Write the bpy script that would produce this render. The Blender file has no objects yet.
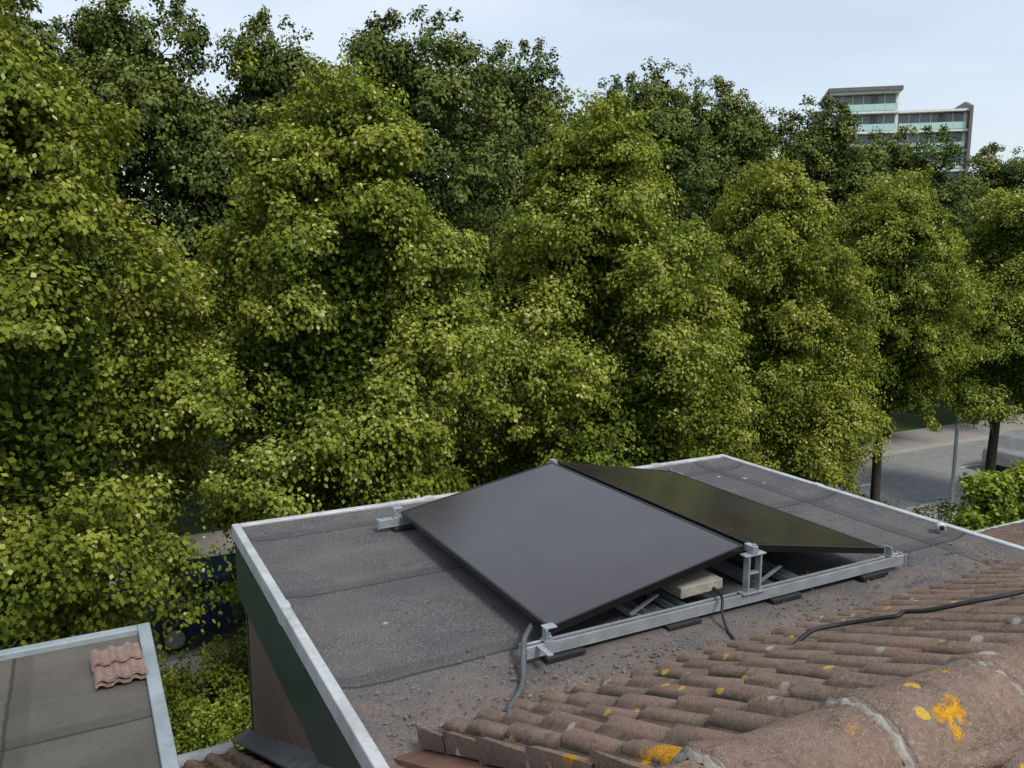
import bpy, math, random
import numpy as np
from mathutils import Vector, Matrix
random.seed(3)
S=bpy.context.scene
def link(o):
    S.collection.objects.link(o); return o
# ---------------------------------------------------------------- materials
class NT:
    def __init__(s,name):
        s.m=bpy.data.materials.new(name); s.m.use_nodes=True
        s.t=s.m.node_tree; s.n=s.t.nodes; s.b=s.n['Principled BSDF']; s.out=s.n['Material Output']
        s.tc=s.n.new('ShaderNodeTexCoord')
    def L(s,a,b): s.t.links.new(a,b)
    def noise(s,scale,detail=6,rough=.6,vec=None,dist=0):
        x=s.n.new('ShaderNodeTexNoise'); x.inputs['Scale'].default_value=scale; x.inputs['Detail'].default_value=detail
        x.inputs['Roughness'].default_value=rough; x.inputs['Distortion'].default_value=dist
        s.L(vec or s.tc.outputs['Object'],x.inputs['Vector']); return x.outputs['Fac']
    def vor(s,scale,out='Distance',vec=None,rand=1):
        x=s.n.new('ShaderNodeTexVoronoi'); x.inputs['Scale'].default_value=scale; x.inputs['Randomness'].default_value=rand
        s.L(vec or s.tc.outputs['Object'],x.inputs['Vector']); return x.outputs[out]
    def ramp(s,fac,a,b,ca=(0,0,0,1),cb=(1,1,1,1)):
        x=s.n.new('ShaderNodeValToRGB'); e=x.color_ramp.elements
        e[0].position=a; e[1].position=b; e[0].color=ca; e[1].color=cb
        s.L(fac,x.inputs[0]); return x.outputs[0]
    def mix(s,fac,a,b,mode='MIX'):
        x=s.n.new('ShaderNodeMix'); x.data_type='RGBA'; x.blend_type=mode
        for k,v in ((0,fac),(6,a),(7,b)):
            if isinstance(v,(int,float)): x.inputs[k].default_value=v
            elif isinstance(v,tuple): x.inputs[k].default_value=v+(1,) if len(v)==3 else v
            else: s.L(v,x.inputs[k])
        return x.outputs[2]
    def math(s,op,a,b=0.0,clamp=False):
        x=s.n.new('ShaderNodeMath'); x.operation=op; x.use_clamp=clamp
        for k,v in ((0,a),(1,b)):
            if isinstance(v,(int,float)): x.inputs[k].default_value=v
            else: s.L(v,x.inputs[k])
        return x.outputs[0]
    def mapping(s,sc=(1,1,1),loc=(0,0,0)):
        x=s.n.new('ShaderNodeMapping'); x.inputs['Scale'].default_value=sc; x.inputs['Location'].default_value=loc
        s.L(s.tc.outputs['Object'],x.inputs['Vector']); return x.outputs[0]
    def xyz(s):
        x=s.n.new('ShaderNodeSeparateXYZ'); s.L(s.tc.outputs['Object'],x.inputs[0]); return x.outputs
    def dist(s,p):
        x=s.n.new('ShaderNodeVectorMath'); x.operation='DISTANCE'; s.L(s.tc.outputs['Object'],x.inputs[0]); x.inputs[1].default_value=p
        return x.outputs['Value']
    def bump(s,h,st=.3,d=.01):
        x=s.n.new('ShaderNodeBump'); x.inputs['Strength'].default_value=st; x.inputs['Distance'].default_value=d
        s.L(h,x.inputs['Height']); s.L(x.outputs[0],s.b.inputs['Normal'])
    def col(s,c):
        if isinstance(c,tuple): s.b.inputs['Base Color'].default_value=c+(1,)
        else: s.L(c,s.b.inputs['Base Color'])
    def set(s,rough=.8,metal=0,spec=.5):
        s.b.inputs['Roughness'].default_value=rough; s.b.inputs['Metallic'].default_value=metal
        s.b.inputs['Specular IOR Level'].default_value=spec; return s.m
def simple(name,c,c2=None,scale=8,rough=.7,metal=0,bump=0,bscale=60,spec=.4,grime=0):
    t=NT(name)
    c2=c2 or tuple(v*.75 for v in c)
    n=t.mix(t.ramp(t.noise(scale),.35,.68),c,c2)
    if grime: n=t.mix(t.math('MULTIPLY',t.ramp(t.noise(22,8,.8),.52,.7),grime),n,(.10,.095,.08))
    t.col(n)
    if bump: t.bump(t.noise(bscale),bump,.01)
    return t.set(rough,metal,spec)

def felt(name,base,light,brown,seams,ymoss,yseams=(),st=.12,spots=()):
    t=NT(name); X,Y,Z=t.xyz()
    n=t.mix(t.ramp(t.noise(2.2,5),.35,.7),base,tuple(v*1.3 for v in base))
    sp=t.ramp(t.noise(190,2,.5),.53,.66); n=t.mix(t.math('MULTIPLY',sp,.75),n,light)
    dk=t.ramp(t.noise(150,2,.5),.36,.48,(1,1,1,1),(0,0,0,1)); n=t.mix(t.math('MULTIPLY',dk,.7),n,tuple(v*.35 for v in base))
    d=t.math('ADD',t.math('MULTIPLY',t.math('SUBTRACT',ymoss,Y),1.7),t.math('MULTIPLY',t.math('SUBTRACT',t.noise(3.5,7,.65),.48),2.4),True)
    d=t.math('MULTIPLY',d,.85)
    n=t.mix(d,n,t.mix(t.ramp(t.noise(70,4,.7),.35,.65),brown,tuple(v*.4 for v in brown)))
    du=t.ramp(t.noise(1.7,8,.7,t.mapping((1,2.2,1),(1,7,0))),.42,.72); n=t.mix(t.math('MULTIPLY',du,.30),n,(.19,.17,.155))
    stain=t.ramp(t.noise(1.1,6,.7,t.mapping((1,1,1),(4,2,0))),.5,.72); n=t.mix(t.math('MULTIPLY',stain,st),n,tuple(v*1.2 for v in brown))
    wob=t.math('MULTIPLY',t.math('SUBTRACT',t.noise(6,3),.5),.03)
    hgt=t.math('MULTIPLY',t.noise(240,2),.4)
    for ax,lst in ((Y,seams),(X,yseams)):
        for y0 in lst:
            aa=t.math('SUBTRACT',t.math('ADD',ax,wob),y0)
            a=t.math('ABSOLUTE',aa)
            ln=t.ramp(a,.003,.014,(1,1,1,1),(0,0,0,1))
            n=t.mix(t.math('MULTIPLY',ln,.75),n,(.014,.014,.014))
            sm=t.math('MULTIPLY',t.ramp(t.math('ABSOLUTE',t.math('SUBTRACT',aa,.05)),.03,.05,(1,1,1,1),(0,0,0,1)),.28)
            n=t.mix(sm,n,tuple(v*.45 for v in base))
    for p,r in spots:
        dd=t.math('ADD',t.dist(p),t.math('MULTIPLY',t.math('SUBTRACT',t.noise(60,5,.8),.5),.10)); n=t.mix(t.ramp(dd,r,r+.004,(.85,.85,.85,1),(0,0,0,1)),n,(.48,.47,.43))
    t.col(n); t.bump(hgt,.6,.004); return t.set(.9,0,.3)
M_felt=felt('bitumen_felt',(.058,.057,.060),(.24,.23,.235),(.27,.20,.155),[3.75,2.83,4.62],2.72,[4.12],spots=[((4.19,4.38,0),.012),((4.05,4.50,0),.010),((4.22,4.22,0),.006),((1.1,3.3,0),.004),((2.0,4.65,0),.008)])
M_felt2=felt('old_bitumen',(.075,.070,.060),(.12,.11,.10),(.13,.105,.08),[3.9],1.0,[-.42,-1.35],.5)
def tilemat(name,extra=True,reddish=0):
    t=NT(name)
    a=(.325,.228,.178); b=(.205,.14,.11); 
    if reddish: a=(.42,.29,.25); b=(.28,.185,.16)
    n=t.mix(t.ramp(t.noise(5,8,.7),.35,.66),a,b)
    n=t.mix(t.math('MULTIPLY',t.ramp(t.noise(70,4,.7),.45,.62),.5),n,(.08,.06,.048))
    n=t.mix(t.math('MULTIPLY',t.ramp(t.noise(140,2,.5),.56,.68),.6),n,(.46,.37,.30))
    at=t.n.new('ShaderNodeAttribute'); at.attribute_name='tv'
    n=t.mix(t.math('MULTIPLY',at.outputs['Fac'],.5),n,(.33,.215,.16))
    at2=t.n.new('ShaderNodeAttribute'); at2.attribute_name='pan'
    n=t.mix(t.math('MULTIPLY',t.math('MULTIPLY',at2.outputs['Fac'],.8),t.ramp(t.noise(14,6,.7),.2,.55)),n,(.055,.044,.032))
    if extra:
        big=t.ramp(t.noise(1.6,6,.7,t.mapping((1,1,1),(3,3,0))),.4,.65); n=t.mix(t.math('MULTIPLY',big,.35),n,(.11,.09,.075))
        mo=t.ramp(t.noise(11,8,.75,t.mapping((1,1,1),(5,5,0))),.56,.66); n=t.mix(t.math('MULTIPLY',mo,.7),n,(.065,.06,.034))
        v=t.vor(9); e=t.math('ADD',v,t.math('MULTIPLY',t.noise(60,4),.14)); 
        pick=t.ramp(t.noise(4,3,.5,t.mapping((1,1,1),(2,9,1))),.46,.54)
        sp=t.math('MULTIPLY',t.ramp(e,.20,.25,(1,1,1,1),(0,0,0,1)),pick); n=t.mix(t.math('MULTIPLY',sp,.7),n,(.50,.50,.44))
        v2=t.vor(8,vec=t.mapping((1,1,1),(7.3,1.1,0))); e2=t.math('ADD',v2,t.math('MULTIPLY',t.noise(45,5,.75),.26))
        n=t.mix(t.math('MULTIPLY',t.ramp(e2,.245,.265,(1,1,1,1),(0,0,0,1)),t.ramp(t.noise(2.5,2),.34,.42)),n,t.mix(t.noise(30),(.62,.33,.03),(.52,.42,.10)))
        for p,r in (((1.0,1.215,.635),.055),((.945,1.25,.62),.04),((.877,1.43,.527),.03),((.92,1.37,.55),.025),((1.50,.95,.71),.022),((1.46,.95,.71),.015),((1.46,.91,.68),.012),((1.9,1.02,.72),.018),((2.2,.97,.72),.018),((1.55,1.5,.43),.018),((2.6,1.9,.27),.018),((1.24,.98,.72),.008),((1.6,1.05,.71),.012),((1.95,1.6,.4),.016),((3.1,2.0,.2),.016),((1.3,1.75,.33),.014)):
            d=t.math('ADD',t.dist(p),t.math('MULTIPLY',t.math('SUBTRACT',t.noise(30,7,.8),.5),.14))
            n=t.mix(t.ramp(d,r,r+.005,(1,1,1,1),(0,0,0,1)),n,t.mix(t.ramp(t.noise(75,4),.35,.65),(.70,.34,.015),(.38,.19,.03)))
    t.col(n)
    h=t.math('ADD',t.noise(55,5,.7),t.math('MULTIPLY',t.noise(220,2),.5)); t.bump(h,.9,.012); return t.set(.95,0,.2)
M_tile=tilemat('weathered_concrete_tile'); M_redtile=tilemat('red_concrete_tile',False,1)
M_alu=simple('aluminium_trim',(.42,.44,.46),(.33,.35,.37),6,.42,.6)
M_trimw=simple('pale_grey_trim',(.52,.54,.55),(.36,.38,.38),5,.5,.2,.15,50,grime=.55)
M_bluetrim=simple('zinc_trim',(.34,.39,.42),(.24,.28,.30),4,.55,.2,.1,50,grime=.4)
M_galv=simple('galvanised_steel',(.48,.52,.56),(.36,.39,.42),14,.38,.6)
M_green=simple('green_fascia_paint',(.012,.035,.026),(.018,.045,.035),3,.4,0,.05,80)
M_lead=simple('lead_flashing',(.12,.12,.125),(.07,.07,.075),9,.75,.1,.6,20,grime=.6)
M_mortar=simple('mortar',(.36,.33,.29),(.19,.16,.14),25,.95,0,.8,60)
M_conc=simple('concrete_paver',(.36,.345,.30),(.24,.225,.20),18,.95,0,.6,90)
M_rub=simple('black_rubber',(.018,.018,.02),None,20,.6)
M_cabg=simple('grey_conduit',(.09,.095,.105),None,20,.5)
M_blackframe=simple('black_anodised',(.012,.012,.013),None,10,.3,.3,spec=.5)
def mk_brown():
    t=NT('brown_siding')
    n=t.mix(t.noise(3,6,.6,t.mapping((1,1,14))),(.15,.10,.08),(.105,.068,.055))
    t.col(n); return t.set(.5,0,.4)
M_brown=mk_brown()
def mk_glass():
    t=NT('solar_glass'); X,Y,Z=t.xyz()
    n=t.mix(t.noise(2,4),(.024,.017,.020),(.032,.024,.027))
    a=t.math('ABSOLUTE',t.math('SUBTRACT',t.math('FRACT',t.math('DIVIDE',Y,.0872)),.5)); n=t.mix(t.math('MULTIPLY',t.ramp(a,.0,.035,(1,1,1,1),(0,0,0,1)),.35),n,(.008,.007,.008))
    n=t.mix(t.math('MULTIPLY',t.ramp(t.noise(3,8,.75),.45,.8),.08),n,(.22,.2,.18))
    t.col(n); t.L(t.ramp(t.noise(1.6,7,.7),.3,.8,(.11,.11,.11,1),(.22,.22,.22,1)),t.b.inputs['Roughness'])
    t.b.inputs['Specular IOR Level'].default_value=.68
    return t.m
M_glass=mk_glass()
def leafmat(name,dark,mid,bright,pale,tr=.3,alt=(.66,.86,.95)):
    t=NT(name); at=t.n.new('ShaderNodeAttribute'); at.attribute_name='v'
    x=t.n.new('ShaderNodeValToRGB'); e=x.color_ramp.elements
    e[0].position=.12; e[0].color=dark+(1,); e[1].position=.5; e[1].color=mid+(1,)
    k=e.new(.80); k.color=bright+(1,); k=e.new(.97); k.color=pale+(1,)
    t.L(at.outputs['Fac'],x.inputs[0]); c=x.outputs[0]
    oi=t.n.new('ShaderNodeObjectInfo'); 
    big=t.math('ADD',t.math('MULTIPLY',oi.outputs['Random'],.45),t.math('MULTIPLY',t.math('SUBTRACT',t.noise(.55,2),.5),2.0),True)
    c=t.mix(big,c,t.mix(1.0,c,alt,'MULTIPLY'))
    t.n.remove(t.b)
    df=t.n.new('ShaderNodeBsdfDiffuse'); t.L(c,df.inputs[0])
    if tr:
        tb=t.n.new('ShaderNodeBsdfTranslucent'); t.L(t.mix(1.0,c,(1.0,1.0,.5),'MULTIPLY'),tb.inputs[0])
        ms=t.n.new('ShaderNodeMixShader'); ms.inputs[0].default_value=tr
        t.L(df.outputs[0],ms.inputs[1]); t.L(tb.outputs[0],ms.inputs[2]); t.L(ms.outputs[0],t.out.inputs[0])
    else: t.L(df.outputs[0],t.out.inputs[0])
    return t.m
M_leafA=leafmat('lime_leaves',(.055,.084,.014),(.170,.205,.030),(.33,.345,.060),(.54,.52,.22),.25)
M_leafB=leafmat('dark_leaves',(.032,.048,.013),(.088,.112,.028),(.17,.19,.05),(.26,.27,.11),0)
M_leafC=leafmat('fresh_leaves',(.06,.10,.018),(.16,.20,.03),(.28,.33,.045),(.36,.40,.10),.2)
M_bark=simple('bark',(.06,.048,.036),(.03,.024,.017),12,.95,0,.8,25)
M_asph=simple('asphalt',(.25,.25,.25),(.19,.19,.192),3,.9,0,.3,200)
M_pave=simple('paving',(.33,.31,.285),(.24,.22,.20),6,.9,0,.3,60)
M_kerb=simple('kerb_stone',(.36,.35,.33),None,8,.9)
M_white=simple('road_paint',(.75,.75,.72),(.6,.6,.58),10,.7)
M_grass=simple('grass',(.055,.085,.018),(.035,.052,.014),.9,.95,0,.6,30)
M_brick=simple('brick',(.19,.09,.06),(.12,.06,.045),9,.9,0,.4,60)

# ---------------------------------------------------------------- mesh builder
class MB:
    def __init__(s): s.v=[]; s.f=[]; s.mi=[]
    def box(s,c,d,mi=0,R=None):
        x,y,z=[k/2 for k in d]; n=len(s.v)
        for q in ((-x,-y,-z),(x,-y,-z),(x,y,-z),(-x,y,-z),(-x,-y,z),(x,-y,z),(x,y,z),(-x,y,z)):
            p=Vector(q)
            if R is not None: p=R@p
            s.v.append(p+Vector(c))
        for f in ((0,3,2,1),(4,5,6,7),(0,1,5,4),(1,2,6,5),(2,3,7,6),(3,0,4,7)):
            s.f.append([n+i for i in f]); s.mi.append(mi)
    def mm(s,a,b,mi=0): s.box([(a[i]+b[i])/2 for i in range(3)],[abs(b[i]-a[i]) for i in range(3)],mi)
    def prism(s,poly,vec,mi=0):
        n=len(s.v); k=len(poly)
        for p in poly: s.v.append(Vector(p))
        for p in poly: s.v.append(Vector(p)+Vector(vec))
        s.f.append([n+i for i in range(k)][::-1]); s.f.append([n+k+i for i in range(k)]); s.mi+=[mi,mi]
        for i in range(k):
            j=(i+1)%k; s.f.append([n+i,n+j,n+k+j,n+k+i]); s.mi.append(mi)
    def tube(s,pts,rad,seg=10,mi=0):
        n0=len(s.v); pts=[Vector(p) for p in pts]
        if not hasattr(rad,'__len__'): rad=[rad]*len(pts)
        for i,p in enumerate(pts):
            d=(pts[min(i+1,len(pts)-1)]-pts[max(i-1,0)]).normalized()
            a=d.cross(Vector((0,0,1)) if abs(d.z)<.95 else Vector((1,0,0))).normalized(); b=d.cross(a)
            for k in range(seg):
                t=2*math.pi*k/seg; s.v.append(p+(a*math.cos(t)+b*math.sin(t))*rad[i])
        for i in range(len(pts)-1):
            for k in range(seg):
                q=(k+1)%seg; s.f.append([n0+i*seg+k,n0+i*seg+q,n0+(i+1)*seg+q,n0+(i+1)*seg+k]); s.mi.append(mi)
        s.f.append([n0+k for k in range(seg)][::-1]); s.mi.append(mi)
        s.f.append([n0+(len(pts)-1)*seg+k for k in range(seg)]); s.mi.append(mi)
    def build(s,name,mats,parent=None,smooth=False,bevel=0,data_only=False):
        me=bpy.data.meshes.new(name); me.from_pydata([tuple(v) for v in s.v],[],s.f)
        for m in (mats if isinstance(mats,(list,tuple)) else [mats]): me.materials.append(m)
        me.polygons.foreach_set('material_index',s.mi)
        if smooth: me.polygons.foreach_set('use_smooth',[True]*len(s.f))
        me.update()
        if data_only: return me
        o=link(bpy.data.objects.new(name,me))
        if parent: o.parent=parent
        if bevel:
            b=o.modifiers.new('bevel','BEVEL'); b.width=bevel; b.segments=2; b.limit_method='ANGLE'
        return o
def empty(name,loc=(0,0,0),rz=0,parent=None):
    o=link(bpy.data.objects.new(name,None)); o.location=loc; o.rotation_euler=(0,0,rz); o.empty_display_size=.3
    if parent: o.parent=parent
    return o
def smoothpath(pts,n=10):
    P=[Vector(p) for p in pts]; P=[P[0]*2-P[1]]+P+[P[-1]*2-P[-2]]; out=[]
    for i in range(1,len(P)-2):
        for k in range(n):
            t=k/n; a,b,c,d=P[i-1:i+3]
            out.append(.5*((2*b)+(c-a)*t+(2*a-5*b+4*c-d)*t*t+(3*b-a-3*c+d)*t**3))
    out.append(P[-2]); return out

# ================================================================= HOUSE
GZ=-6.6
TH=math.atan(.48); ct,st=math.cos(TH),math.sin(TH)
YR,ZR=1.05,.648; YJ=2.40; YE=5.1
XL,XR,YB=.71,4.45,4.91
XT=.88   # left edge of the tiles above the dormer roof
house=empty('terraced_house')
def slope_pt(x,s,h,sgn=1): return (x, YR+sgn*(s*ct+h*st), ZR-s*st+h*ct)
def tiles(name,rng,parent,mat,sgn=1,seed=1,emb=0.012,dz=0):
    rnd=random.Random(seed); V=[];F=[];tv=[];pan=[]
    W=.24; E=.30; nx=22
    for (x0,x1,s0,nc,short) in rng:
        for c in range(nc):
            k0=math.floor(x0/W); k1=math.ceil(x1/W)
            for k in range(k0,k1):
                xa=max(k*W,x0); xb=min((k+1)*W-.003,x1)
                if xb-xa<.03: continue
                if xa==x0: xa+=rnd.uniform(-.02,.015)
                sa=s0+c*E-.01; sb=s0+(c+1)*E+rnd.uniform(-.010,.012)
                if c==nc-1: sb+=rnd.uniform(-.03,.02)-short
                lift=rnd.uniform(0,.009); yaw=rnd.uniform(-.016,.016); base=rnd.random()
                n0=len(V); ss=[sa,sa+.1*(sb-sa),(sa+sb)/2,sb-.012,sb,sb-.002]
                N=max(4,int(nx*(xb-xa)/W))
                for j,s in enumerate(ss):
                    t=(s-sa)/(sb-sa)
                    for i in range(N+1):
                        x=xa+(xb-xa)*i/N; u=(x/(W/2))%1.0
                        if u<.66: h=.022*math.sin(math.pi*u/.66)**.6
                        else: h=-.004*math.sin(math.pi*(u-.66)/.34)
                        up=emb+.018*t+lift*t
                        if j==4: up-=.004
                        if j==5: up=emb-.03; h*=.0
                        ns=.0024*math.sin(x*91+s*37+base*9)+.0018*math.sin(x*217+s*143)
                        V.append(slope_pt(x+yaw*(s-sa),s+(.010*math.sin(x*130+base*20) if j>2 else 0),up+h+ns,sgn))
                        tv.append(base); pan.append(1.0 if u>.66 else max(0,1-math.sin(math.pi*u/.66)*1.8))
                for j in range(5):
                    for i in range(N):
                        a=n0+j*(N+1)+i; F.append((a,a+1,a+N+2,a+N+1) if sgn<0 else (a,a+N+1,a+N+2,a+1))
                # closed left flank of the tile
                nf=len(V)
                for j,s in enumerate(ss[:5]):
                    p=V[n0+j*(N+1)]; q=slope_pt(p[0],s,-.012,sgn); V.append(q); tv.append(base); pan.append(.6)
                for j in range(4):
                    a=n0+j*(N+1); F.append((a,nf+j,nf+j+1,a+N+1))
    if dz: V=[(v[0],v[1],v[2]+dz) for v in V]
    me=bpy.data.meshes.new(name); me.from_pydata(V,[],F); me.materials.append(mat)
    for nm,ar in (('tv',tv),('pan',pan)):
        at=me.attributes.new(nm,'FLOAT','POINT'); at.data.foreach_set('value',ar)
    me.polygons.foreach_set('use_smooth',[True]*len(F)); me.update()
    try: me.set_sharp_from_angle(angle=math.radians(50))
    except Exception: pass
    o=link(bpy.data.objects.new(name,me)); o.parent=parent; return o
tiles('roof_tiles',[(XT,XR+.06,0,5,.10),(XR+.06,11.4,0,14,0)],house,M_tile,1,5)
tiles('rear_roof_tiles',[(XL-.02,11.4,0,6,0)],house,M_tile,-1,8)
def P(x,s,h,sg): return slope_pt(x,s,h,sg)
b=MB()
b.prism([P(XR+.0,0,-.02,1),P(XR,4.45,-.02,1),(XR,5.05,GZ),(XR,-4.0,GZ),P(XR,5.6,-.02,-1)],(6.95,0,0),0)
b.prism([P(XL+.08,0,-.02,1),P(XL+.08,4.2,-.02,1),(XL+.08,YB-.15,GZ),(XL+.08,-4.0,GZ),P(XL+.08,5.6,-.02,-1)],(XR-XL-.081,0,0),0)
b.build('house_walls',[M_brick],house)
b=MB(); b.tube([(XR,5.2,-1.36),(11.4,5.2,-1.36)],.06,12); b.build('gutter',M_trimw,house,True)
def ridge(x0,x1,parent,dz0=0):
    rnd=random.Random(4); V=[];F=[];mi=[];tvv=[]
    Lr=.385; seg=28; Yc,Zc=1.02,.606+dz0
    x=x0
    while x<x1:
        r0=.110+rnd.uniform(-.003,.003); dy=rnd.uniform(-.006,.006); dz=rnd.uniform(-.004,.006); bs=rnd.random()
        prof=[(0,r0+.008,0),(.01,r0+.012,0),(.055,r0+.010,0),(.07,r0+.002,0),(.12,r0,0),(.2,r0-.001,0),(.28,r0-.002,0),(.36,r0-.003,0),(.40,r0-.004,0)]
        n0=len(V)
        for (q,r,_) in prof:
            for k in range(seg+1):
                a=math.pi*(-.08+1.16*k/seg)
                rr=r+.0028*math.sin(a*9+q*40+bs*7)+.002*math.sin(a*23+q*90+bs*30)
                V.append((x+q,Yc+dy+math.cos(a)*rr*1.08,Zc+dz+math.sin(a)*rr)); tvv.append(bs)
        for j in range(len(prof)-1):
            for k in range(seg):
                a=n0+j*(seg+1)+k; F.append((a,a+seg+1,a+seg+2,a+1)); mi.append(0)
        n1=len(V)
        for k in range(seg+1):
            a=math.pi*(-.08+1.16*k/seg); V.append((x,Yc+dy+math.cos(a)*.09,Zc+dz+math.sin(a)*.09)); tvv.append(bs)
        for k in range(seg): F.append((n0+k,n0+k+1,n1+k+1,n1+k)); mi.append(1)
        n2=len(V)
        for q,r in ((-.002,r0-.006),(-.003,r0+.004),(-.010,r0+.001),(-.016,r0-.008)):
            for k in range(seg+1):
                a=math.pi*(-.08+1.16*k/seg); rr=r+.004*math.sin(a*17+bs*50)
                V.append((x+q,Yc+dy+math.cos(a)*rr*1.08,Zc+dz+math.sin(a)*rr)); tvv.append(bs)
        for j in range(3):
            for k in range(seg):
                a=n2+j*(seg+1)+k; F.append((a,a+1,a+seg+2,a+seg+1)); mi.append(1)
        x+=Lr
    me=bpy.data.meshes.new('ridge_tiles'); me.from_pydata(V,[],F); me.materials.append(M_tile); me.materials.append(M_mortar)
    me.polygons.foreach_set('material_index',mi); me.polygons.foreach_set('use_smooth',[True]*len(F))
    at=me.attributes.new('tv','FLOAT','POINT'); at.data.foreach_set('value',[v*.5 for v in tvv])
    me.update(); o=link(bpy.data.objects.new('ridge_tiles',me)); o.parent=parent
ridge(1.32-.385*2+.0,11.4,house)
b=MB()
for sg in (1,-1):
    pts=[]
    for i in range(116):
        x=XL+i*.092; pts.append((x,1.02+sg*.116+random.uniform(-.004,.004),ZR-.03+random.uniform(-.004,.006)))
    b.tube(pts,.024,8)
b.build('ridge_bedding',M_tile,house,True)
# small lead saddle tucked under the ridge on the rear slope
b=MB()
nn=10
base=len(b.v)
for i in range(nn):
    for j in range(5):
        x=1.60+i*.045; s=.10+j*.028
        h=.058+.010*math.sin(x*45+1)+.006*math.sin(s*60+x*20)-.012*(j==4)
        b.v.append(Vector(slope_pt(x,s,h,-1)))
for i in range(nn-1):
    for j in range(4):
        a=base+i*5+j; b.f.append([a,a+5,a+6,a+1]); b.mi.append(0)
o=b.build('lead_flashing',M_lead,house,True)

# ---- dormer
dorm=empty('dormer',parent=house)
b=MB()
nx,ny=60,60; x0,x1,y0,y1=XL+.045,XR-.05,1.75,YB-.05
for j in range(ny+1):
    for i in range(nx+1):
        x=x0+(x1-x0)*i/nx; y=y0+(y1-y0)*j/ny
        e=min(x-x0,x1-x,y1-y); fil=.022*max(0,1-e/.09)
        z=.004*math.sin(x*2.3+y)+.003*math.sin(y*5.1+x*3)+fil
        if y>3.75: z-=0.004
        z=max(z,(YJ-.08-y)*.46)
        b.v.append(Vector((x,y,z)))
for j in range(ny):
    for i in range(nx):
        a=j*(nx+1)+i; b.f.append([a,a+1,a+nx+2,a+nx+1]); b.mi.append(0)
b.build('roof_felt',M_felt,dorm,True)
tw=.045; b=MB()
zt0,zt1=-.05,.036
b.mm((XL,YJ-.45,zt0),(XL+tw,YB,zt1)); b.mm((XR-tw,YJ-.1,zt0),(XR,YB,zt1)); b.mm((XL+tw,YB-tw,zt0),(XR-tw,YB,zt1-.001))
b.build('roof_edge_trim',M_trimw,dorm,bevel=.006)
b=MB()
b.mm((XL-.002,3.6,zt0-.001),(XL+tw+.002,3.66,zt1+.0025)); b.mm((XR-tw-.002,3.9,zt0),(XR+.002,3.96,zt1+.0025)); b.mm((XL+1.2,YB-tw-.002,zt0),(XL+1.26,YB+.002,zt1+.0025))
b.mm((XR-.66-tw,YB-tw-.002,zt0),(XR-.6-tw,YB+.002,zt1+.0025))
b.build('trim_joint',M_trimw,dorm,bevel=.001)
b=MB()
fz=-.40
b.mm((XL+.012,YJ-.9,fz),(XL+.04,YB-.012,zt0)); b.mm((XR-.04,YJ-.3,fz),(XR-.012,YB-.012,zt0)); b.mm((XL+.04,YB-.04,fz),(XR-.04,YB-.012,zt0))
b.build('fascia',M_green,dorm,bevel=.003)
def side(x0,x1,nm,mat):
    b=MB(); ya,yb=YJ-1.3,YB-.10
    z=-.38; hb=.095
    while z>-1.75:
        zb=z-hb+.010
        b.mm((x0,ya,zb),(x1,yb,z)); z-=hb
    b.mm((x0+.012,ya,-1.8),(x1-.004,yb-.01,-.37))
    b.build(nm,mat,dorm,bevel=.003)
side(XL+.05,XL+.075,'side_siding',M_brown); 
b=MB(); b.mm((XL+.045,YB-.10,-1.8),(XL+.09,YB-.055,-.402)); b.build('corner_post',M_green,dorm,bevel=.003)
b=MB(); b.mm((XR-.10,YJ-.3,-1.4),(XR-.05,YB-.05,-.39)); b.mm((XL+.11,YB-.09,-1.8),(XR-.05,YB-.06,-.39)); b.build('front_wall',M_brown,dorm)
b=MB(); b.prism([(XL-.06,2.3,-(2.3-YJ)*.48-.13),(XL-.06,5.0,-(5.0-YJ)*.48-.13),(XL+.049,5.0,-(5.0-YJ)*.48-.09),(XL+.049,2.3,-(2.3-YJ)*.48-.09)],(0,0,.012)); b.build('side_flashing',M_lead,dorm)
b=MB(); b.tube([(4.34,2.96,.045),(4.31,2.915,.048)],.022,14,0); b.tube([(4.312,2.917,.048),(4.308,2.912,.048)],.015,12,1); b.build('vent_pipe',[M_trimw,M_rub],dorm,True)
b=MB(); rnd=random.Random(9)
for i in range(1100):
    x=rnd.uniform(XL+.1,XR-.15); y=YJ-.03+abs(rnd.gauss(0,.2)) if rnd.random()<.90 else rnd.uniform(YJ,YB-.1)
    r=rnd.uniform(.002,.009); 
    R=Matrix.Rotation(rnd.random()*6,3,'Z')@Matrix.Rotation(rnd.random(),3,'X')
    b.box((x,y,.006+r*.3),(r*1.6,r,r*.7),0 if rnd.random()<.95 else 1,R)
b.build('grit',[M_tile,simple('dry_leaf',(.30,.24,.08),(.18,.13,.05),30)],dorm)

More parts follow.
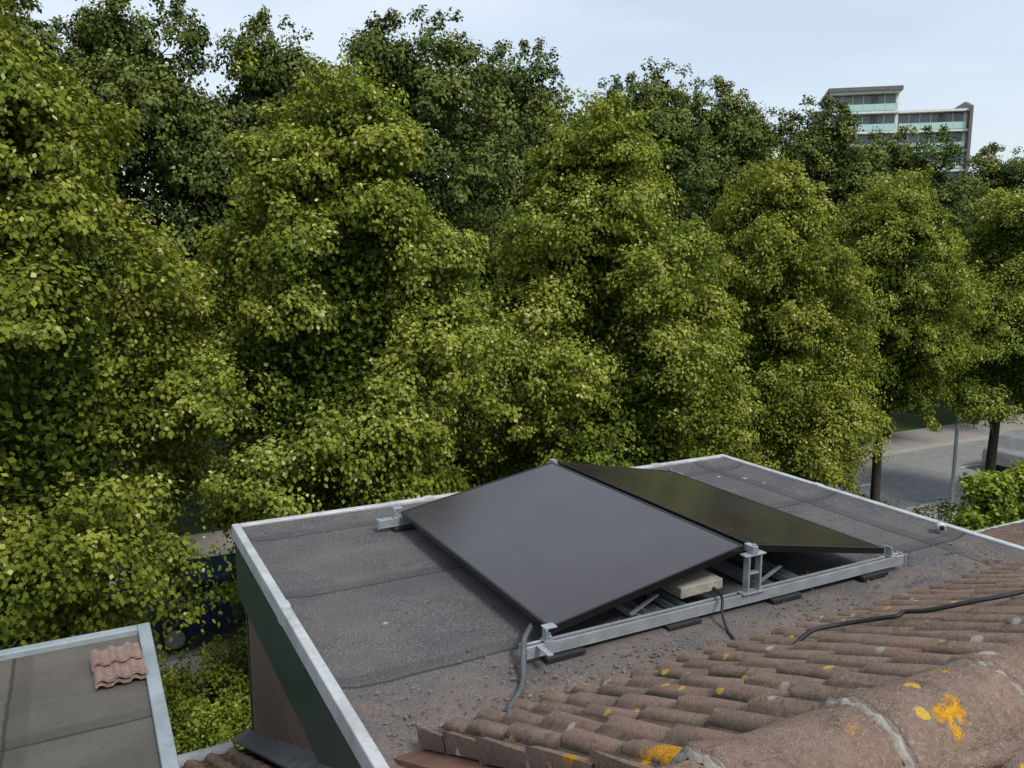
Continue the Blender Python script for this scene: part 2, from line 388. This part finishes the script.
# ================================================================= SOLAR
def panel(name,xl,zl,xh,zh,ya,yb):
    par=empty(name)
    d=Vector((xh-xl,0,zh-zl)); W=d.length; u=d.normalized(); n=Vector((-u.z,0,u.x)); 
    if n.z<0: n=-n
    o0=Vector((xl,ya,zl)); L=yb-ya; v=Vector((0,1,0))
    R=Matrix((u,v,u.cross(v))).transposed()
    def bx(mb,a0,a1,b0,b1,c0,c1,mi=0):
        c=o0+u*(a0+a1)/2+v*(b0+b1)/2+n*(c0+c1)/2
        mb.box(c,(a1-a0,b1-b0,abs(c1-c0)),mi,R)
    fr=.012; t=.032
    m=MB(); bx(m,0,W,0,fr,0,t); bx(m,0,W,L-fr,L,0,t); bx(m,0,fr,fr,L-fr,0,t-.0005); bx(m,W-fr,W,fr,L-fr,0,t-.0005)
    m.build('frame',M_blackframe,par,bevel=.0015)
    m=MB(); bx(m,fr,W-fr,fr,L-fr,t-.008,t-.003); m.build('glass',M_glass,par)
    m=MB(); bx(m,fr,W-fr,fr,L-fr,t-.012,t-.0085); m.build('backsheet',M_blackframe,par)
    return par
YA,YZ=2.71,4.43
panel('solar_panel',1.59,.088,2.610,.264,YA,YZ)
panel('solar_panel',3.555,.088,2.646,.258,YA,YZ)
rack=empty('solar_mounting_frame')
b=MB()
for yc in (2.69,4.46):
    b.mm((1.46,yc-.022,.03),(3.66,yc+.022,.036)); b.mm((1.46,yc-.022,.036),(3.66,yc-.016,.078)); b.mm((1.46,yc+.016,.036),(3.66,yc+.022,.078))
    b.mm((1.46,yc-.016,.070),(3.66,yc-.008,.078)); b.mm((1.46,yc+.008,.070),(3.66,yc+.016,.078))
    b.mm((1.45,yc-.026,.026),(1.457,yc+.026,.082)); b.mm((3.663,yc-.026,.026),(3.67,yc+.026,.082))
    yp=yc-.012
    for xc in (2.595,2.665):
        b.mm((xc-.005,yp-.02,.079),(xc+.005,yp+.015,.258))
    b.mm((2.57,yp-.024,.258),(2.69,yp+.02,.264)); b.mm((2.613,yp-.02,.266),(2.643,yp+.04,.300))
    b.mm((2.565,yp-.024,.079),(2.695,yp+.02,.087))
    b.mm((2.602,yp-.018,.17),(2.658,yp+.012,.176))
    for xc,sg in ((1.565,1),(3.58,-1)):
        b.mm((xc-.02,yc-.022,.079),(xc+.02,yc+.022,.085)); b.mm((xc-.014,yc-.018,.085),(xc-.006,yc+.018,.130)); b.mm((xc-.014,yc-.012,.1302),(xc+.03*sg+.01,yc+.03,.135))
        b.tube([(xc+.008,yc-.004,.085),(xc+.008,yc-.004,.112)],.005,8)
        b.tube([(xc+.008,yc-.004,.092),(xc+.008,yc-.004,.100)],.010,6)
    b.tube([(2.628,yp-.008,.3002),(2.628,yp-.008,.309)],.008,6)
b.mm((1.50,2.57,.0785),(1.525,2.668,.0835))
b.build('rails',M_galv,rack,bevel=.0012)
b=MB()
for xc in (2.10,2.30,2.82,3.0):
    b.mm((xc-.03,2.72,.012),(xc+.03,4.43,.016)); b.mm((xc-.033,2.72,.012),(xc-.0302,4.43,.045)); b.mm((xc+.0302,2.72,.012),(xc+.033,4.43,.045))
for xc in (2.06,2.80):
    R=Matrix.Rotation(-.42,3,'Y'); b.box((xc+.06,2.80,.075),(.16,.020,.005),0,R)
b.build('ballast_trays',M_galv,rack)
b=MB()
for i in range(4):
    for yc in (2.69,4.46): b.mm((1.54+i*.60,yc-.045,.004),(1.72+i*.60,yc+.045,.026))
b.build('rubber_feet',M_rub,rack,bevel=.004)
b=MB(); R=Matrix.Rotation(.04,3,'Z'); b.box((2.41,2.89,.105),(.25,.26,.05),0,R); b.box((2.40,3.20,.105),(.30,.28,.06),0,R); b.box((2.36,3.9,.105),(.3,.3,.06)); b.box((2.98,3.4,.06),(.3,.3,.05))
b.build('ballast_pavers',M_conc,rack,bevel=.006)
def cable(name,pts,r,mat,par=None,rings=False):
    b=MB(); sp=smoothpath(pts,12)
    b.tube(sp,r,10); return b.build(name,mat,par,True)
cable('conduit_cable',[(1.60,2.88,.06),(1.52,2.77,.09),(1.465,2.70,.095),(1.43,2.64,.05),(1.40,2.585,.018),(1.35,2.51,.016),(1.27,2.43,.017),(1.19,2.34,.03),(1.165,2.27,.10),(1.18,2.22,.13)],.0115,M_cabg)
cable('power_cable',[(2.50,2.80,.09),(2.43,2.65,.105),(2.39,2.60,.06),(2.36,2.53,.014),(2.33,2.46,.012),(2.30,2.42,.012),(2.34,2.38,.015),(2.38,2.38,.02)],.0065,M_rub)
def sl(x,y,h=.068): return (x,y,ZR-(y-YR)*.48+h)
cable('cable',[sl(2.13,1.95,.04),sl(2.20,1.94,.075),sl(2.30,1.91,.075),sl(2.36,1.83,.075),sl(2.40,1.76,.075),sl(2.45,1.77,.08),sl(2.47,1.70,.075),sl(2.55,1.60,.08),sl(2.68,1.52,.08),sl(2.95,1.45,.08),sl(3.4,1.38,.08)],.008,M_rub)

# ================================================================= NEIGHBOUR HOUSE (stepped lower)
nh=empty('terraced_house')
DZ=-.22
tiles('roof_tiles',[(-.02+.30,XL+.05,0,14,0),(-5,.28,0,5,0)],nh,M_tile,1,15,dz=DZ)
tiles('rear_roof_tiles',[(-5,XL-.03,0,6,0)],nh,M_tile,-1,18,dz=DZ)
b=MB(); 
def Pd(x,s,h,sg,): 
    q=slope_pt(x,s,h,sg); return (q[0],q[1],q[2]+DZ)
b.prism([Pd(-9,0,-.02,1),Pd(-9,4.45,-.02,1),(-9,5.05,GZ),(-9,-4.0,GZ),Pd(-9,5.6,-.02,-1)],(9+XL+.03,0,0),0)
b.build('house_walls',M_brick,nh)
b=MB(); zn=-.5; xr=.237; 
b.mm((-3.8,2.1,zn-.1),(xr-.06,4.84,zn)); b.build('flat_roof',M_felt2,nh)
b=MB(); b.mm((xr-.065,2.1,zn-.14),(xr,4.9,zn+.035)); b.mm((-3.8,4.835,zn-.14),(xr-.0652,4.9,zn+.034)); b.build('roof_edge_trim',M_bluetrim,nh,bevel=.006)
b=MB(); b.mm((-3.8,2.2,-1.9),(xr-.03,4.86,zn-.142)); b.build('dormer_wall',M_brown,nh)
b=MB(); b.tube([(-9,5.22,-1.36+DZ),(XL-.02,5.22,-1.36+DZ)],.06,12); b.build('gutter',M_trimw,nh,True)
def stack():
    b=MB(); R0=Matrix.Rotation(math.radians(3),3,'Z')
    for row in range(2):
        for lay in range(2):
            n0=len(b.v); NX=24; cx=.0; cy=4.50-row*.17; cz=zn+.008+lay*.024+ (.010 if row==0 else 0)
            for top in (1,0):
                for j in (0,1):
                    for i in range(NX+1):
                        x=-.115+.23*i/NX; u=((x+.115)/.0767)%1.0; h=.016*math.sin(math.pi*u/.6) if u<.6 else 0
                        y=(-.10 if j==0 else .10)
                        p=R0@Vector((x+lay*.006+row*.012,y,0)); b.v.append(Vector((cx+p.x,cy+p.y,cz+h+top*.014-y*.08*(1))))
            w=NX+1
            for i in range(NX):
                b.f.append([n0+i,n0+i+1,n0+w+i+1,n0+w+i]); b.f.append([n0+2*w+i,n0+3*w+i,n0+3*w+i+1,n0+2*w+i+1])
                b.f.append([n0+i,n0+2*w+i,n0+2*w+i+1,n0+i+1]); b.f.append([n0+w+i,n0+w+i+1,n0+3*w+i+1,n0+3*w+i]); b.mi+=[0]*4
            b.f.append([n0,n0+w,n0+3*w,n0+2*w]); b.f.append([n0+NX,n0+2*w+NX,n0+3*w+NX,n0+w+NX]); b.mi+=[0,0]
    return b
o=stack().build('roof_tile_stack',M_redtile); o.location=(0.045,0.02,0)

# ================================================================= GROUND
def sheet(name,x0,x1,y0,y1,z,mat):
    b=MB(); b.v=[Vector((x0,y0,z)),Vector((x1,y0,z)),Vector((x1,y1,z)),Vector((x0,y1,z))]; b.f=[[0,1,2,3]]; b.mi=[0]; return b.build(name,mat)
sheet('ground',-900,900,-900,900,GZ,M_grass)
sheet('road',-200,400,17.0,22.4,GZ+.004,M_asph)
b=MB(); b.mm((-200,16.85,GZ-.1),(400,16.998,GZ+.12)); b.build('kerb',M_kerb); b=MB(); b.mm((-200,22.402,GZ-.1),(400,22.55,GZ+.12)); b.build('kerb',M_kerb)
b=MB(); b.mm((-200,22.552,GZ-.1),(400,24.9,GZ+.115)); b.build('pavement',M_pave)
b=MB(); b.mm((-200,15.6,GZ-.1),(400,16.848,GZ+.115)); b.build('pavement',M_pave)
b=MB(); b.mm((-200,9.2,GZ-.1),(400,10.6,GZ+.05)); b.build('garden_path',M_pave)
b=MB()
for i in range(-20,60): b.mm((i*6.0,19.67,GZ+.006),(i*6.0+1.2,19.75,GZ+.010))
b.build('road_markings',M_white)

# ================================================================= TREES
def unit(a): return a/np.maximum(np.linalg.norm(a,axis=1,keepdims=True),1e-6)
def leaves_mesh(name,c,d,clv,cs,nl,ls,rng,mat,flat=.6,inner=None):
    n=len(c)*nl
    C=np.repeat(c,nl,0); D=np.repeat(d,nl,0); CV=np.repeat(clv,nl); CS=np.repeat(cs,nl)
    q=unit(rng.normal(size=(n,3)))*(rng.random((n,1))**.45)
    q[:,2]*=flat
    rad=np.linalg.norm(q[:,:2],axis=1)
    q[:,2]-=.45*rad**2
    p=C+q*CS[:,None]
    up=np.array([0,0,1.0])
    nrm=unit(D*.35+up*.55+q*.7+rng.normal(size=(n,3))*.42)
    ax=unit(D*.5+q*.8+np.array([0,0,-.45])+rng.normal(size=(n,3))*.5)
    L=(ls*rng.uniform(.6,1.25,n))
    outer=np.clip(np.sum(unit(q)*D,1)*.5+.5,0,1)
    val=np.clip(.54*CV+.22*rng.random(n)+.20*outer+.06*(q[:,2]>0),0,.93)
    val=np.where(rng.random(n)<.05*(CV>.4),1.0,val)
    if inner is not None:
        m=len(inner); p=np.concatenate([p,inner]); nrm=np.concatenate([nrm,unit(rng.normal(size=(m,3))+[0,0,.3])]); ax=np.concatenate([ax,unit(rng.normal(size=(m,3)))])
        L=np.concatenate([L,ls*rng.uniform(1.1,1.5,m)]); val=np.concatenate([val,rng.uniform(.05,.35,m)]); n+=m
    L=L[:,None]
    ax=unit(ax-nrm*np.sum(ax*nrm,1,keepdims=True)); bx=np.cross(nrm,ax)
    v0=p; v1=p+ax*L*.45+bx*L*.40-nrm*L*.05; v2=p+ax*L-nrm*L*.14; v3=p+ax*L*.45-bx*L*.40-nrm*L*.05
    V=np.stack([v0,v1,v2,v3],1).reshape(-1,3).astype(np.float32)
    me=bpy.data.meshes.new(name); me.vertices.add(n*4); me.vertices.foreach_set('co',V.ravel())
    me.loops.add(n*4); me.loops.foreach_set('vertex_index',np.arange(n*4,dtype=np.int32))
    me.polygons.add(n); me.polygons.foreach_set('loop_start',np.arange(0,n*4,4,dtype=np.int32))
    me.materials.append(mat); me.update(calc_edges=True)
    at=me.attributes.new('v','FLOAT','POINT'); at.data.foreach_set('value',np.repeat(val,4).astype(np.float32))
    return me
def make_tree(seed,H,base,R,nb,nc,nl,ls,mat,peak=.30,cs=(.26,.46),rnd_top=1.8,lead=14,nin=16000):
    rng=np.random.default_rng(seed)
    cen=[];dr=[];val=[];size=[]; boughs=[]
    for i in range(nb):
        t=(i+.5)/nb
        prof=R*min(1,(.70+1.0*t))*(1-max(0,(t-peak)/(1-peak))**rnd_top)**.7*rng.uniform(.72,1.16)
        a=i*2.39996+rng.uniform(-.7,.7)
        rc=prof*rng.uniform(.55,.84)
        z=base+t*(H-base)*.90+rng.uniform(-.35,.35)
        br=R*rng.uniform(.24,.45)*(1-.38*t)
        bc=np.array([rc*math.cos(a),rc*math.sin(a),z]); bv=rng.uniform(.0,1.0)
        boughs.append((bc,br)); out=np.array([math.cos(a),math.sin(a),.25])
        d=unit(rng.normal(size=(nc,3))+out*.75+np.array([0,0,.25]))
        rr=br*rng.uniform(.5,1.2,(nc,1))
        c=bc+d*rr*np.array([1.15,1.15,.9]); cen.append(c); dr.append(d)
        hh=(c[:,2]-base)/(H-base)
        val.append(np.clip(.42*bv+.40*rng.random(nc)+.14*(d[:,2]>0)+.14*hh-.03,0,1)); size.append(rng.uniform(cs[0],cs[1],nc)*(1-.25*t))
    for k in range(lead):
        c=np.array([[rng.normal()*R*.18,rng.normal()*R*.18,H-abs(rng.normal())*.5]]); cen.append(c); dr.append(np.array([[0,0,1.0]])); val.append(np.array([.6+.4*rng.random()])); size.append(np.array([.3]))
    k=int(nb*3.5)
    for i in range(k):
        bc,br=boughs[rng.integers(nb)]
        o=np.array([bc[0],bc[1],rng.uniform(0,1.2)]); o=o/max(.01,np.linalg.norm(o)); d=o+rng.normal(size=3)*.5; d/=np.linalg.norm(d)
        for q in (1.12,1.32,1.5)[:int(rng.integers(1,4))]:
            cen.append((bc+d*br*q)[None]); dr.append(d[None]); val.append(np.array([rng.uniform(.4,1)])); size.append(np.array([.19]))
    c=np.concatenate(cen); d=np.concatenate(dr); v=np.concatenate(val); s=np.concatenate(size)
    tt=rng.random(nin); pr=R*np.minimum(1,.70+tt)*(1-np.maximum(0,(tt-peak)/(1-peak))**rnd_top)**.7
    aa=rng.random(nin)*2*np.pi; rq=pr*.70*np.sqrt(rng.random(nin))
    inner=np.stack([rq*np.cos(aa),rq*np.sin(aa),base+tt*(H-base)*.90],1)
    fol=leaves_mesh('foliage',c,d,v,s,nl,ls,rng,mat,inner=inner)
    b=MB(); rt=.016*H
    tr=[(0,0,0),(.02,0,.3),(.05,.03,base*.6),(0,.06,base),( -.08,.02,base+.3*(H-base)),(.05,0,base+.6*(H-base)),(0,0,H-.8)]
    b.tube(smoothpath(tr,4),list(np.interp(np.linspace(0,1,25),[0,.04,.3,1],[rt*1.5,rt,rt*.85,.02])),12)
    for bc,br in boughs:
        z0=max(base*.7,bc[2]-.9*math.hypot(bc[0],bc[1])-.2); s0=Vector((0,.03,z0)); e=Vector(bc)
        mid=s0.lerp(e,.5)+Vector((0,0,.12)); b.tube(smoothpath([s0,mid,e],4),list(np.linspace(rt*.28,.012,9)),7)
        for q in range(3):
            dd=Vector(rng.normal(size=3)); dd.normalize(); b.tube([mid.lerp(e,.6),e+dd*br*.7],[.010,.004],5)
    return b.build('tree_wood',M_bark,data_only=True,smooth=True),fol
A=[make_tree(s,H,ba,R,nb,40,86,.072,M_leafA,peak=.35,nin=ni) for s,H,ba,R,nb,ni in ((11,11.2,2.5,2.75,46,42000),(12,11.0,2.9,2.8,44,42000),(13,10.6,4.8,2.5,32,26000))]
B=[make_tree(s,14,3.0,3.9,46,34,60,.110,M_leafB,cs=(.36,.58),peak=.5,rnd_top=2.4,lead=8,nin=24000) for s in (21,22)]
def put(nm,var,x,y,rz,s,sz=None,z=GZ):
    w,f=var; o=link(bpy.data.objects.new(nm,w)); o.location=(x,y,z); o.rotation_euler=(0,0,rz); o.scale=(s,s,sz or s)
    l=link(bpy.data.objects.new('foliage',f)); l.parent=o; return o
for i,(x,y,v,rz,s,sz) in enumerate(((-1.7,13.0,0,0.3,1.10,1.14),(3.9,13.5,1,2.2,1.0,1.02),(8.9,13.5,0,4.0,.97,.99),(13.4,13.6,1,5.1,.84,.93),(17.5,13.7,2,.3,.82,.94),(22.0,13.6,2,3,.92,.92),(27.0,13.6,2,1,.95,.84))):
    put('lime_tree',A[v],x,y,rz,s,sz)
for i,(x,y,v,rz,s,sz) in enumerate(((-3.2,24,1,2,1.0,1.12),(1.6,24.5,0,3.3,.95,1.07),(5.6,25.5,0,1.3,.9,1.06),(8.9,24,1,.9,1.0,1.08),(13.4,25.5,0,1.9,.95,1.07),(17.6,24,0,5,1.0,1.03),(22.0,25.5,1,3.1,.95,1.05),(26.2,24.2,1,4,1.0,1.01),(31.8,24.5,0,2,1.0,.96),(38,24.5,1,1.5,1.0,.94),(45,25,0,2.9,1.0,.84),(53,25,1,.9,1.0,.72))):
    put('street_tree',B[v],x,y,rz,s,sz)
dm=empty('distant_trees')
rnd=random.Random(77)
for i in range(12):
    w,f=B[i%2]; o=link(bpy.data.objects.new('foliage',f)); o.parent=dm
    x=-8+i*8.6; o.location=(x+rnd.uniform(-1,1),36+rnd.uniform(-2,2),GZ-2.2); s=rnd.uniform(1.05,1.2); o.scale=(s,s,s*(.92 if x<30 else .80)); o.rotation_euler=(0,0,rnd.random()*6)
def make_shrub(seed,R,H,n,nl,ls,mat):
    rng=np.random.default_rng(seed); d=unit(rng.normal(size=(n,3))); d[:,2]=np.abs(d[:,2]); c=d*rng.uniform(.5,1,(n,1))*np.array([R,R,H])
    c[:,2]=np.maximum(c[:,2],.15); return leaves_mesh('foliage',c,d,np.clip(rng.random(n)*.8+.2*d[:,2],0,1),rng.uniform(.2,.34,n),nl,ls,rng,mat)
sh1=make_shrub(31,1.6,2.0,150,60,.08,M_leafC); sh2=make_shrub(32,2.0,3.1,220,60,.08,M_leafB)
def shrub(nm,me,x,y,s=1,rz=0,sz=None):
    b=MB()
    for k in range(6):
        a=k*1.05; b.tube([(0,0,0),(math.cos(a)*.3,math.sin(a)*.3,.8),(math.cos(a)*.8,math.sin(a)*.8,1.4)],[.04,.03,.01],6)
    o=b.build(nm,M_bark); o.location=(x,y,GZ); o.rotation_euler=(0,0,rz); o.scale=(s,s,sz or s)
    l=link(bpy.data.objects.new('foliage',me)); l.parent=o
for (x,y,s,rz) in ((.2,13.2,.8,0),(1.3,12.4,.8,1),(2.9,13.4,.85,2),(-1.2,12.2,.9,3),(4.6,12.4,.9,4),(1.7,14.4,.85,5),(.2,15.2,.75,2),(3.0,15.3,.7,1)):
    shrub('shrub',sh1,x,y,s,rz)
for (x,y,s,rz) in ((15.0,12.1,1.0,0),(17.4,11.4,.85,4)):
    shrub('shrub',sh2,x,y,s,rz)
Yt=make_tree(41,4.7,1.6,1.15,14,18,44,.085,M_leafC,cs=(.2,.32),lead=5,nin=1500); put('young_tree',Yt,13.0,8.0,0,1.0)
put('young_tree',Yt,15.6,8.8,2,1.0,.93)

# ================================================================= CAR
g=NT('car_glass'); g.col((.012,.015,.018)); gm=g.set(.08)
def car(x,y,rz,colr):
    par=empty('parked_car',(x,y,GZ+.004),rz)
    pts=[(-2.1,.35),(-2.15,.62),(-2.05,.88),(-1.75,.95),(-1.35,1.38),(-.9,1.46),(.25,1.44),(.95,.98),(1.75,.86),(2.1,.68),(2.15,.36)]
    b=MB(); b.prism([(px,-.86,pz) for px,pz in pts],(0,1.72,0)); 
    for v in b.v:
        if v.z>1.0: v.y*=.80
    b.build('body',colr,par,bevel=.06)
    b=MB()
    for sg in (-1,1):
        b.prism([(-1.45,sg*.80,.98),(-1.2,sg*.712,1.36),(-.2,sg*.705,1.38),(-.2,sg*.80,.98)],(0,sg*.02,0)); b.prism([(-.12,sg*.80,.98),(-.12,sg*.705,1.38),(.25,sg*.712,1.37),(.8,sg*.80,1.0)],(0,sg*.02,0))
    b.prism([(.36,-.62,1.40),(.36,.62,1.40),(.93,.72,1.02),(.93,-.72,1.02)],(.02,0,.02))
    b.build('windows',gm,par)
    b=MB()
    for wx in (-1.3,1.32):
        for sg in (-1,1): b.tube([(wx,sg*.70,.32),(wx,sg*.88,.32)],.32,22,0); b.tube([(wx,sg*.881,.32),(wx,sg*.89,.32)],.2,18,1)
    b.build('wheels',[M_rub,M_alu],par,bevel=.01)
    b=MB(); b.mm((2.10,-.8,.6),(2.16,-.5,.74)); b.mm((2.10,.5,.6),(2.16,.8,.74)); b.build('headlights',M_white,par,bevel=.01)
car(2.6,18.4,0,simple('dark_blue_paint',(.015,.035,.09),None,3,.3,.2)); car(32.3,18.2,0,simple('silver_paint',(.45,.46,.47),None,3,.3,.4)); car(16.5,21.3,math.pi,simple('red_paint',(.25,.03,.02),None,3,.3,.1))
b=MB(); b.tube([(0,0,0),(0,0,1),(0,0,6.0)],[.08,.06,.045],12); b.tube(smoothpath([(0,0,6),(0,.25,6.3),(0,.9,6.4)],6),.03,8); b.box((0,1.2,6.4),(.22,.7,.1)); o=b.build('street_lamp',M_galv,bevel=.004); o.location=(24.6,16.4,GZ)

# ================================================================= APARTMENT TOWER
M_apc=simple('white_concrete',(.74,.74,.71),(.62,.62,.60),1,.8); M_apd=simple('dark_cladding',(.15,.145,.145),None,2,.7)
g=NT('window_glass'); g.col(g.mix(g.noise(.5,2),(.08,.10,.105),(.22,.25,.26))); M_apg=g.set(.15)
g=NT('balcony_glass'); g.col((.42,.62,.56)); M_apb=g.set(.2)
az=math.radians(27.6+23.7)
tw_=empty('apartment_tower',(math.sin(az)*144,math.cos(az)*144,GZ+2.2),-az+math.radians(10))
F=2.95
conc=MB(); gl=MB(); bal=MB(); dk=MB()
def block(x0,x1,y0,y1,ztop,nf,name):
    gl.mm((x0+.4,y0+1.3,-2.2),(x1-.4,y1-.4,ztop-.4))
    for k in range(nf+1):
        z=ztop-k*F
        conc.mm((x0,y0,z-.32),(x1,y1,z))
    for k in range(nf):
        z=ztop-k*F-F
        bal.mm((x0+.35,y0+.05,z+.08),(x1-.35,y0+.10,z+1.05)); 
        n=int((x1-x0)/1.6)
        for i in range(n+1):
            xx=x0+.4+(x1-x0-.8)*i/n; conc.mm((xx-.05,y0+1.2,z+.003),(xx+.05,y0+1.298,z+F-.323))
            conc.mm((xx-.025,y0+.0,z+.003),(xx+.025,y0+.048,z+1.1))
        conc.mm((x0+.4,y0+1.22,z+.9),(x0+(x1-x0)*.35,y0+1.296,z+1.0))
        dk.mm((x0+(x1-x0)*.62,y0+1.1,z+.003),(x0+(x1-x0)*.70,y0+1.199,z+F-.323))
    conc.mm((x0+.002,y0+1.0,-2.2),(x0+.35,y1-.01,ztop-.33)); conc.mm((x1-.35,y0+1.0,-2.2),(x1-.002,y1-.01,ztop-.33))
block(1.0,11.0,0,10,27.6,10,'low'); block(-9.0,.996,-1.5,10,30.4,11,'high')
dk.mm((-9.3,-1.8,30.402),(1.3,10.3,31.0)); dk.mm((-10.8,4,-2.2),(-9.004,10,28.6))
dk.prism([(11.004,-.6,-2.2),(11.004,-.6,27.9),(11.004,3,29.0),(11.004,9,29.0),(11.004,9,-2.2)],(.4,0,0))
for k in range(9): gl.mm((-10.9,5,28.6-k*F-2.0),(-10.802,7,28.6-k*F-.6))
conc.build('concrete_slabs',M_apc,tw_); gl.build('windows',M_apg,tw_); bal.build('balcony_glass',M_apb,tw_); dk.build('dark_panels',M_apd,tw_)

# ================================================================= LIGHT / SKY
el,rot=math.radians(50),math.radians(170)
sd=Vector((math.sin(rot)*math.cos(el),math.cos(rot)*math.cos(el),math.sin(el)))
l=bpy.data.lights.new('sun','SUN'); l.energy=3.1; l.angle=math.radians(14); l.color=(1,.955,.88)
o=link(bpy.data.objects.new('sun',l)); o.rotation_euler=sd.to_track_quat('Z','Y').to_euler()
w=bpy.data.worlds.new('World'); S.world=w; w.use_nodes=True; nt=w.node_tree; bg=nt.nodes['Background']
sk=nt.nodes.new('ShaderNodeTexSky'); sk.sky_type='NISHITA'; sk.sun_disc=False; sk.sun_elevation=el; sk.sun_rotation=rot; sk.air_density=1.3; sk.dust_density=1.2; sk.ozone_density=2.0
tc=nt.nodes.new('ShaderNodeTexCoord'); mp=nt.nodes.new('ShaderNodeMapping'); mp.inputs['Scale'].default_value=(1,1,3.5); nt.links.new(tc.outputs['Generated'],mp.inputs[0])
no=nt.nodes.new('ShaderNodeTexNoise'); no.inputs['Scale'].default_value=2.2; no.inputs['Detail'].default_value=7; no.inputs['Roughness'].default_value=.55; nt.links.new(mp.outputs[0],no.inputs['Vector'])
rp=nt.nodes.new('ShaderNodeValToRGB'); rp.color_ramp.elements[0].position=.36; rp.color_ramp.elements[1].position=.64; rp.color_ramp.elements[0].color=(.55,.55,.55,1); rp.color_ramp.elements[1].color=(.95,.95,.95,1); nt.links.new(no.outputs['Fac'],rp.inputs[0])
mx=nt.nodes.new('ShaderNodeMix'); mx.data_type='RGBA'; nt.links.new(rp.outputs[0],mx.inputs[0]); nt.links.new(sk.outputs[0],mx.inputs[6]); mx.inputs[7].default_value=(5.5,6.05,6.8,1)
nt.links.new(mx.outputs[2],bg.inputs[0]); bg.inputs[1].default_value=.15
S.view_settings.view_transform='Standard'; S.view_settings.look='None'; S.view_settings.exposure=0
# ================================================================= CAMERA
cd=bpy.data.cameras.new('camera'); cd.sensor_width=36; cd.lens=830*36/1024; cd.clip_end=3000; cd.clip_start=.05
c=link(bpy.data.objects.new('camera',cd)); c.location=(0,0,1.6); c.rotation_euler=(math.radians(90-8.9),0,math.radians(-27.6)); S.camera=c
